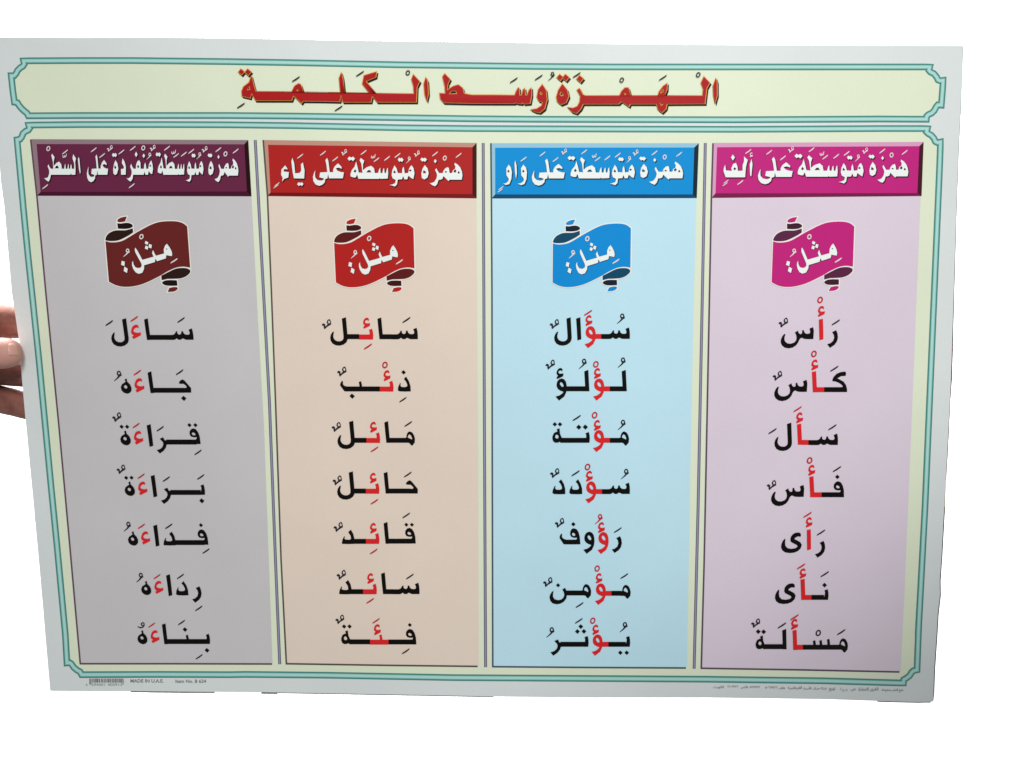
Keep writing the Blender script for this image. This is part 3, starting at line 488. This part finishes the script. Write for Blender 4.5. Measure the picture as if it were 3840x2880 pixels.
HEAD = [
    ('purple', (98, 34, 64), (140, 118, 124), (66, 14, 38), (36, 6, 14), [(115, 522), (931, 525), (943, 736), (138, 734)], [(137, 540), (916, 541), (926, 718), (152, 720)],
     [(HAMZA, lambda p: P2(*p)), (MUTA, lambda p: P2(*p)), (SITA, lambda p: P2(*p)), (ALA, lambda p: P1(*p)), (SATR, lambda p: P1(*p)), (DATA_, lambda p: P1(*p))]),
    ('red', (166, 32, 30), (184, 138, 122), (112, 12, 14), (62, 10, 8), [(985, 525), (1787.5, 536), (1787.5, 743.6), (1002, 735)], [(1005, 543), (1771.6, 552), (1771.6, 728), (1014.5, 722)],
     [seg(HAMZA, HX, VY, ZR, (1532, 1922), (225, 388)), seg(MUTA, MX, (410, 670), ZR, (1252, 1470), (250, 385)), seg(SITA, SX, SY, ZR, (865, 1222), (215, 380)), seg(ALA, AX, (288, 667), ZR, (510, 805), (180, 375)),
      ((([([(250, 250), (277, 290), (240, 288), (236, 308), (286, 315), (280, 367), (242, 380), (220, 407), (225, 370), (210, 340), (214, 290)], []), ([(318, 178), (336, 230), (345, 325), (385, 322), (400, 300), (397, 240), (418, 223), (434, 300), (430, 377), (332, 375), (320, 320), (307, 215)], []),
          ([(378, 408), (392, 418), (408, 408), (424, 428), (408, 448), (393, 438), (378, 448), (361, 428)], [])], [('fatha', 390, 165, .75, .85), ('fatha', 172, 430, .62, .7), ('fatha', 162, 450, .62, .7)])), lambda p: ZR(*p))]),
    ('blue', (0, 132, 198), (142, 186, 208), (0, 66, 104), (2, 34, 50), [(1839, 537), (2620.7, 537), (2613, 742.6), (1843, 744)], [(1856.7, 554), (2603.6, 553), (2598, 729), (1857, 729)],
     [seg(HAMZA, HX, VY, ZB, (1538, 1975), (230, 402)), seg(MUTA, MX, (410, 670), ZB, (1252, 1487), (262, 402)), seg(SITA, SX, SY, ZB, (835, 1232), (225, 403)), seg(ALA, AX, (288, 667), ZB, (442, 778), (200, 403)),
      ((([([(358, 260), (385, 292), (396, 340), (390, 410), (370, 460), (335, 472), (298, 455), (330, 450), (358, 430), (362, 408), (335, 370), (333, 300)], [[(355, 315), (369, 330), (358, 343), (346, 330)]]), ([(275, 217), (290, 270), (294, 350), (283, 412), (271, 330), (267, 250)], []),
          ([(210, 260), (234, 292), (243, 340), (237, 410), (217, 460), (182, 470), (150, 455), (180, 450), (205, 430), (209, 408), (185, 370), (184, 300)], [[(204, 315), (218, 330), (207, 343), (195, 330)]])], [('fatha', 358, 207, .75, .85), ('fatha', 130, 500, .62, .7), ('fatha', 121, 524, .62, .7)])), lambda p: ZB(*p))]),
    ('magenta', (180, 32, 116), (206, 150, 184), (112, 22, 66), (66, 18, 34), [(2673, 536), (3463.7, 532), (3456, 735), (2668, 742)], [(2689, 552), (3447.7, 548), (3440, 724), (2683, 725)],
     [seg(HAMZA, HX, VY, ZM, (1618, 2014), (210, 382)), seg(MUTA, MX, (410, 670), ZM, (1328, 1562), (245, 385)), seg(SITA, SX, SY, ZM, (893, 1300), (205, 386)), seg(ALA, AX, (288, 667), ZM, (490, 845), (183, 388)),
      ((([([(428, 203), (438, 260), (425, 387), (411, 370), (407, 260)], []), ([(350, 178), (390, 215), (371, 290), (363, 392), (165, 392), (142, 330), (145, 300), (160, 260), (170, 320), (225, 325), (221, 300), (240, 255), (270, 243), (286, 280), (291, 325), (335, 322), (335, 270), (349, 230)], [[(255, 290), (271, 305), (258, 319), (244, 308)]]),
          ([(238, 158), (260, 190), (238, 224), (217, 190)], [])], [('hamza_small', 424, 188, .45, .45), ('fatha', 392, 130, .75, .85), ('fatha', 312, 443, .75, .85), ('fatha', 168, 435, .62, .7), ('fatha', 158, 460, .62, .7)])), lambda p: ZM(*p))]),
]
for nm, col, lt, dk, dkk, O, I, groups in HEAD:
    ink = Ink()
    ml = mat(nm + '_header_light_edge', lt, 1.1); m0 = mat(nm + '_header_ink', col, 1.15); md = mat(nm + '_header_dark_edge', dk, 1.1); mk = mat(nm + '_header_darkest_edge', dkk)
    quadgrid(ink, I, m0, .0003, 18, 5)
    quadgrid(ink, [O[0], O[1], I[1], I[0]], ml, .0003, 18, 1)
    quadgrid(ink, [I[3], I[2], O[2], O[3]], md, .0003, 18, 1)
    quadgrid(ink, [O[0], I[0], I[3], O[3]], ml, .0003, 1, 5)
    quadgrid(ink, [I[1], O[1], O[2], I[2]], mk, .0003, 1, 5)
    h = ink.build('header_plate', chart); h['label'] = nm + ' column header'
    li = Ink(); ms = mat(nm + '_letter_shadow_ink', tuple(c * .35 for c in col))
    for (P, MK), T in groups: heavy(li, T, P, [], ms, None, .00042, .3, (3.2, 3.4))
    for (P, MK), T in groups: heavy(li, T, P, MK, M['white'], M['wmark'], .0006, -0.45)
    li.build('header_lettering', h)

# scroll banners
def homog(src, dst):
    A = []; b = []
    for (X, Y), (x, y) in zip(src, dst):
        A.append([X, Y, 1, 0, 0, 0, -x * X, -x * Y]); b.append(x); A.append([0, 0, 0, X, Y, 1, -y * X, -y * Y]); b.append(y)
    n = 8
    for i in range(n):
        p = max(range(i, n), key=lambda r: abs(A[r][i])); A[i], A[p] = A[p], A[i]; b[i], b[p] = b[p], b[i]
        for r in range(n):
            if r != i:
                f = A[r][i] / A[i][i]
                for c in range(i, n): A[r][c] -= f * A[i][c]
                b[r] -= f * b[i]
    h = [b[i] / A[i][i] for i in range(n)]
    return lambda p: ((h[0] * p[0] + h[1] * p[1] + h[2]) / (h[6] * p[0] + h[7] * p[1] + 1), (h[3] * p[0] + h[4] * p[1] + h[5]) / (h[6] * p[0] + h[7] * p[1] + 1))
REF = [(180, 1385), (1840, 255), (1812, 1075), (210, 560)]
top_e = catmull([(210, 562), (300, 585), (430, 582), (560, 550), (700, 475), (850, 388), (1000, 308), (1150, 235), (1300, 185), (1480, 165), (1650, 170), (1760, 202), (1840, 265)], 4)
bot_e = catmull([(1812, 1070), (1700, 1052), (1600, 1060), (1500, 1088), (1350, 1160), (1230, 1232), (1100, 1300), (950, 1372), (800, 1430), (620, 1470), (450, 1477), (320, 1452), (230, 1410), (180, 1380)], 4)
BODY = top_e + bot_e
CURL1 = catmull([(210, 540), (230, 480), (290, 410), (390, 360), (480, 345), (620, 345), (700, 330)], 3) + [(785, 305), (785, 385)] + catmull([(700, 440), (560, 510), (450, 550), (330, 560), (240, 555)], 3)
CURL2 = [(490, 205)] + catmull([(560, 212), (650, 198), (720, 200), (775, 225), (792, 255), (770, 285), (700, 310), (600, 318)], 3) + [(490, 312)]
TIP1 = catmull([(495, 165), (510, 130), (570, 95), (640, 78)], 3) + [(695, 72), (650, 168), (580, 182), (520, 182)]
CURL3 = [(1235, 1240)] + catmull([(1380, 1165), (1500, 1107), (1600, 1082), (1720, 1080), (1790, 1105), (1808, 1140), (1780, 1190), (1700, 1250), (1600, 1285), (1480, 1295), (1350, 1300)], 3) + [(1235, 1330)]
CURL4 = [(1530, 1325), (1530, 1430)] + catmull([(1400, 1437), (1300, 1430), (1240, 1395), (1250, 1360), (1320, 1330), (1420, 1322)], 3)
TIP2 = [(1325, 1560), (1365, 1480)] + catmull([(1440, 1462), (1510, 1460), (1527, 1490), (1490, 1530), (1420, 1555)], 3)
MITHL = ([([(1415, 606), (1457, 670), (1487, 740), (1497, 800), (1485, 850), (1380, 830), (1365, 895), (1190, 952), (1157, 903), (1145, 970), (925, 1037), (915, 1110), (872, 1187), (800, 1211), (740, 1182), (700, 1110), (686, 1040), (692, 990), (713, 953), (717, 1020), (747, 1080), (800, 1097), (850, 1085), (878, 1050), (873, 1000), (780, 780), (776, 720), (792, 688), (827, 750), (903, 930), (1130, 865), (1108, 790), (1135, 733), (1152, 790), (1177, 845), (1340, 800), (1343, 720), (1375, 648)], [[(1395, 693), (1422, 718), (1383, 720)]]),
          ([(1005, 553), (1060, 580), (1040, 632), (988, 605)], []), ([(1070, 613), (1122, 632), (1104, 702), (1052, 680)], []), ([(998, 645), (1048, 668), (1030, 728), (977, 705)], []),
          ([(490, 955), (550, 972), (532, 1060), (468, 1035)], []), ([(530, 1070), (590, 1110), (568, 1198), (505, 1160)], [])],
         [('sukun', 937, 470, .78, .78), ('damma_head', 632, 745, .8, .8), ('fatha', 1515, 940, .85, .85)])
BAN = [('brown', (98, 32, 30), (42, 22, 18), (26, 12, 14), (370, 800), [(205, 1375), (1775, 250), (1838, 1095), (135, 555)]),
       ('red', (170, 30, 28), (92, 24, 22), (62, 16, 18), (1220, 800), [(212, 1390), (1770, 290), (1790, 1110), (175, 590)]),
       ('blue', (0, 130, 200), (0, 68, 98), (4, 28, 46), (2040, 800), [(172, 1390), (1745, 290), (1735, 1095), (178, 600)]),
       ('magenta', (182, 30, 114), (88, 32, 66), (62, 24, 44), (2860, 800), REF)]
for nm, c1, c2, c3, (ox, oy), dst in BAN:
    H = homog(REF, [(ox + x / 5.3526, oy + y / 5.3526) for x, y in dst])
    ink = Ink(); m1 = mat(nm + '_banner_ink', c1, 1.12); m2 = mat(nm + '_banner_fold_ink', c2); m3 = mat(nm + '_banner_dark_fold_ink', c3)
    for P, m in ((TIP1, m1), (CURL2, m3), (CURL1, m2), (TIP2, m1), (CURL4, m3), (CURL3, m2), (BODY, m1)):
        q = [H(p) for p in P]
        ink.poly(grow(q, 3.6), [], M['outline'], .0003, .00002)
    for P, m in ((TIP1, m1), (CURL2, m3), (CURL1, m2), (TIP2, m1), (CURL4, m3), (CURL3, m2), (BODY, m1)):
        ink.poly([H(p) for p in P], [], m, .0003, .00002)
    bn = ink.build('scroll_banner', chart); bn['label'] = nm + ' scroll banner'
    li = Ink(); heavy(li, H, MITHL[0], [], m3, None, .0006, .3, (2, 2)); heavy(li, H, MITHL[0], MITHL[1], M['white'], M['wmark'], .0008, 0)
    li.build('banner_lettering', bn)

# ------------------------------------------------------------ small print along the lower margin
def small_text(txt, x, y, h, width, name, tilt=0.0, bold=0.0, label=None, mt='print'):
    cu = bpy.data.curves.new('imprint', 'FONT'); cu.body = txt; cu.resolution_u = 3; cu.offset = bold
    o = bpy.data.objects.new('imprint', cu); C.objects.link(o)
    bpy.context.view_layer.update()
    me = bpy.data.meshes.new_from_object(o.evaluated_get(bpy.context.evaluated_depsgraph_get()))
    C.objects.unlink(o); bpy.data.objects.remove(o)
    if not me.vertices: return None
    xs = [v.co.x for v in me.vertices]; ys = [v.co.y for v in me.vertices]
    kx = width / (max(xs) - min(xs)); ky = h / (max(ys) - min(ys))
    V = []
    for v in me.vertices:
        px = x + (v.co.x - min(xs)) * kx
        V.append(at(px, y - (v.co.y - min(ys)) * ky + tilt * (px - x), .0002))
    r = link(name, V, [tuple(p.vertices) for p in me.polygons], M[mt], None, chart, smooth=False)
    if label: r['label'] = label
    return r
small_text('MADE IN U.A.E.', 489, 2560, 13, 124, 'imprint_text', bold=.022, label='words MADE IN U.A.E.')
small_text('Item No. B 624', 658, 2561, 13, 115, 'imprint_text', bold=.022, label='item number text')
bc = Ink(); x = 335.0; k = 0
pat = [4, 1, 2, 2, 3, 2, 2, 2, 4, 1, 4, 1, 5, 2, 4, 3, 2, 1, 4, 3, 2, 1, 2, 2, 3, 2, 1, 1, 2, 1, 4, 2, 4, 2, 1, 2, 5, 2, 1, 1, 4, 1, 2, 2, 3, 2, 2, 1, 2, 1, 2, 1, 4, 2, 3, 1]
tot = sum(pat); sc_ = 129.0 / tot
for i, wv in enumerate(pat):
    if i % 2 == 0:
        hb = 2567 if i in (0, 2, 54) else 2560
        q = [(x, 2545), (x + wv * sc_, 2545), (x + wv * sc_, hb), (x, hb)]
        bc.poly(q, [], M['print'], .0002)
    x += wv * sc_
bc.build('barcode', chart)
small_text('6', 322, 2572, 9, 6, 'barcode_digits')
small_text('294001 400913', 342, 2572, 9, 116, 'barcode_digits')

# Arabic imprint line: joined letter forms written in visual order
FORM = {'ا': 'FE8D FE8E', 'أ': 'FE83 FE84', 'ة': 'FE93 FE94', 'د': 'FEA9 FEAA', 'ر': 'FEAD FEAE', 'ز': 'FEAF FEB0', 'و': 'FEED FEEE', 'ى': 'FEEF FEF0',
        'ب': 'FE8F FE90 FE91 FE92', 'ت': 'FE95 FE96 FE97 FE98', 'ج': 'FE9D FE9E FE9F FEA0', 'س': 'FEB1 FEB2 FEB3 FEB4', 'ش': 'FEB5 FEB6 FEB7 FEB8', 'ص': 'FEB9 FEBA FEBB FEBC', 'ط': 'FEC1 FEC2 FEC3 FEC4',
        'ع': 'FEC9 FECA FECB FECC', 'ف': 'FED1 FED2 FED3 FED4', 'ق': 'FED5 FED6 FED7 FED8', 'ك': 'FED9 FEDA FEDB FEDC', 'ل': 'FEDD FEDE FEDF FEE0', 'م': 'FEE1 FEE2 FEE3 FEE4', 'ن': 'FEE5 FEE6 FEE7 FEE8', 'ه': 'FEE9 FEEA FEEB FEEC', 'ي': 'FEF1 FEF2 FEF3 FEF4', 'ح': 'FEA1 FEA2 FEA3 FEA4'}
def shape(s):
    out = []
    for i, ch in enumerate(s):
        if ch not in FORM: out.append(ch); continue
        f = FORM[ch].split(); prev = i > 0 and s[i - 1] in FORM and len(FORM[s[i - 1]].split()) == 4; nxt = i < len(s) - 1 and s[i + 1] in FORM
        idx = (1 if prev else 0) if len(f) == 2 or not nxt else (3 if prev else 2)
        out.append(chr(int(f[idx], 16)))
    return ''.join(reversed(out))
ZA = Z(2640, 2540, 4.8087); ZC = Z(3100, 2500, 5.0273)
for txt, zf, a, b, yb, hh in (('الكويت', ZA, 170, 360, 208, 60), ('٢٢٩١٠١٢', ZA, 425, 620, 185, 38), ('فاكس', ZA, 665, 795, 210, 60), ('٢٢٩١٢١٧٥', ZA, 825, 1015, 195, 40), ('٢٢٩١٦٠٥', ZA, 1105, 1325, 203, 42), ('هاتف', ZA, 1345, 1470, 215, 48),
                              ('القرطاسية', ZA, 1512, 1765, 228, 70), ('الأسرة', ZA, 1795, 1940, 232, 70), ('مركز', ZA, 1965, 2085, 232, 60), ('شركة', ZA, 2105, 2212, 232, 60), ('توزيع', ZC, 45, 165, 468, 78), ('م ع أ', ZC, 258, 392, 468, 70), ('ص', ZC, 455, 545, 466, 50),
                              ('القرى للتجارة', ZC, 600, 975, 470, 78), ('طبع النشر محفوظة', ZC, 1040, 1445, 484, 70)):
    p = zf(a, yb); q = zf(b, yb)
    small_text(shape(txt), p[0], p[1], hh / 4.9, q[0] - p[0], 'imprint_text', bold=.012)

# added strips, standing in for leftover background along the sheet's edges
def sliver(path, wdt, m, off=-.0010):
    ink = Ink(); n = len(path)
    ink.band(dense(path, 30, False), wdt, M[m], off); ink.build('background_sliver', chart)
sliver([(490, 2591), (600, 2593), (700, 2594), (805, 2594)], 9, 'edge')
sliver([(980, 2597), (1040, 2598)], 9, 'edge'); sliver([(1040, 2597), (1220, 2600), (1600, 2607), (1850, 2612)], 5.5, 'edge')
sliver([(3290, 2629), (3400, 2632), (3440, 2633), (3490, 2632)], 6, 'edge')
sliver([(3612, 175), (3603, 400), (3595, 560), (3587, 780), (3576, 1150), (3572, 1290)], 4.5, 'edge')
sliver([(3572, 1290), (3568, 1420), (3562, 1500), (3557, 1610), (3551, 1720), (3546, 1800)], 5.5, 'edge_red'); sliver([(3546, 1800), (3542, 1900)], 4, 'edge_tan')
sliver([(3542, 1900), (3532, 2080), (3525, 2180), (3526, 2230), (3518, 2300), (3512, 2400), (3505, 2500), (3501, 2600), (3497, 2630)], 5.5, 'edge')

# ------------------------------------------------------------ the hand that holds the sheet
def skin_mat():
    m = bpy.data.materials.new('skin'); m.use_nodes = True; nt = m.node_tree; n = nt.nodes; l = nt.links; b = n['Principled BSDF']
    tc = n.new('ShaderNodeTexCoord'); a = n.new('ShaderNodeTexNoise'); a.inputs['Scale'].default_value = 90; a.inputs['Detail'].default_value = 5; l.new(tc.outputs['Object'], a.inputs['Vector'])
    r = n.new('ShaderNodeValToRGB'); r.color_ramp.elements[0].position = .35; r.color_ramp.elements[1].position = .7
    r.color_ramp.elements[0].color = (*lin((106, 62, 52)), 1); r.color_ramp.elements[1].color = (*lin((142, 90, 78)), 1)
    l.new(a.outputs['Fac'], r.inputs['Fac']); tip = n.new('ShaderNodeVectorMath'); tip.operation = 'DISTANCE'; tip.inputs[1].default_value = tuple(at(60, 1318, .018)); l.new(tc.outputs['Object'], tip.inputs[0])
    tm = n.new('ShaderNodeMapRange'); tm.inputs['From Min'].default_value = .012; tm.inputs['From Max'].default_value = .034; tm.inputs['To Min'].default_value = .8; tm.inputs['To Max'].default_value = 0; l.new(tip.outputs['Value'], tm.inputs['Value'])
    mixc = n.new('ShaderNodeMixRGB'); mixc.inputs[2].default_value = (*lin((208, 154, 140)), 1)      # thumb tip painted paler, for stronger light than on the fingers
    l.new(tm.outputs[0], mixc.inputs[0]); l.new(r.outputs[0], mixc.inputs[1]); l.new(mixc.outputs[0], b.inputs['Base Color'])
    b.inputs['Roughness'].default_value = .6; b.inputs['Subsurface Weight'].default_value = .03; b.inputs['Subsurface Radius'].default_value = (.006, .002, .001)
    v = n.new('ShaderNodeTexNoise'); v.inputs['Scale'].default_value = 700; v.inputs['Detail'].default_value = 3; l.new(tc.outputs['Object'], v.inputs['Vector'])
    bp = n.new('ShaderNodeBump'); bp.inputs['Strength'].default_value = .25; bp.inputs['Distance'].default_value = .0006; l.new(v.outputs['Fac'], bp.inputs['Height']); l.new(bp.outputs[0], b.inputs['Normal'])
    return m
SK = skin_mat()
def hp(x, y, mm):
    e = -mm / 1000.0
    return at(max(x, -250), y, e) + (at(0, y, e) - at(100, y, e)) * (max(0, -250 - x) / 100.0)
joints = []; edges = []; rad = []
def jt(x, y, d, r, prev=None):
    joints.append(hp(x, y, d)); rad.append(r / 1000.0)
    if prev is not None: edges.append((prev, len(joints) - 1))
    return len(joints) - 1
wr = jt(-690, 1560, 6, 25); fa_ = jt(-1050, 1690, -6, 30, wr); jt(-1500, 1860, -20, 36, fa_)
pm = jt(-500, 1455, 16, 27, wr)
ki = jt(-300, 1255, 26, 15, pm); a = jt(-110, 1208, 24, 15.5, ki); b_ = jt(50, 1203, 20, 15.2, a); jt(190, 1216, 14, 11, b_)
km = jt(-290, 1365, 28, 14, pm); a = jt(-110, 1378, 26, 13, km); b_ = jt(60, 1402, 18, 11, a); jt(210, 1420, 12.5, 9, b_)
kr = jt(-300, 1470, 28, 13.5, pm); a = jt(-120, 1474, 25, 12.4, kr); b_ = jt(40, 1505, 18, 11.8, a); jt(175, 1545, 13, 10.5, b_)
kp = jt(-350, 1560, 26, 12, pm); a = jt(-260, 1590, 28, 10.5, kp); b_ = jt(-190, 1600, 36, 9.6, a); jt(-130, 1580, 42, 8, b_)
th = jt(-520, 1400, -4, 19, wr); a = jt(-330, 1345, -14, 16, th); b_ = jt(-130, 1330, -15, 14, a); c_ = jt(10, 1326, -13.5, 13.2, b_); jt(84, 1317, -10.5, 10.6, c_)
me = bpy.data.meshes.new('hand'); me.from_pydata([tuple(p) for p in joints], edges, [])
hand = bpy.data.objects.new('hand', me); C.objects.link(hand)
md = hand.modifiers.new('skin', 'SKIN'); md.use_smooth_shade = True
for i, sv in enumerate(me.skin_vertices[0].data): sv.radius = (rad[i], rad[i]); sv.use_root = (i == 0)
sb = hand.modifiers.new('sub', 'SUBSURF'); sb.levels = 3; sb.render_levels = 3
bpy.context.view_layer.update()
ev = bpy.data.meshes.new_from_object(hand.evaluated_get(bpy.context.evaluated_depsgraph_get()))
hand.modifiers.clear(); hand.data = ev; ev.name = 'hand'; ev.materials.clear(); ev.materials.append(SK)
for p in ev.polygons: p.use_smooth = True
hand['label'] = 'hand gripping the left edge of the chart, thumb in front and fingers behind'; hand['category'] = 'hand'
# thumb nail: a thin curved plate on the thumb's viewer side
nm_ = mat('thumb_nail', (208, 158, 144), 1.0, .35, .4, .02, 0)
V = []; F = []
nx_, ny_ = 12, 10
for j in range(ny_ + 1):
    for i in range(nx_ + 1):
        u = i / nx_ * 2 - 1; v = j / ny_ * 2 - 1
        ex = u * math.sqrt(1 - v * v * .42); ey = v * math.sqrt(1 - u * u * .30) if u > 0 else v
        px = 55 + ex * 26; py = 1311 + ey * 23
        V.append((px, py, ex, ey))
from mathutils.bvhtree import BVHTree
bt = BVHTree.FromPolygons([v.co.copy() for v in ev.vertices], [tuple(p.vertices) for p in ev.polygons])
NV = []; ok = []
for px, py, ex, ey in V:            # the plate rests on the thumb
    src = hp(px, py, -60); hit = bt.ray_cast(src, (hp(px, py, 0) - src).normalized())
    ok.append(hit[0] is not None); q = hit[0] or src
    NV.append(q + NRM * (0.0005 * (1 - 0.9 * max(abs(ey), -ex, 0) ** 4)))
V = NV
for j in range(ny_):
    for i in range(nx_):
        q = j * (nx_ + 1) + i; F.append((q, q + nx_ + 1, q + nx_ + 2, q + 1))
F = [f for f in F if all(ok[i] for i in f)]
nail = link('thumb_nail', V, F, nm_, None, hand)
so = nail.modifiers.new('thickness', 'SOLIDIFY'); so.thickness = .0007
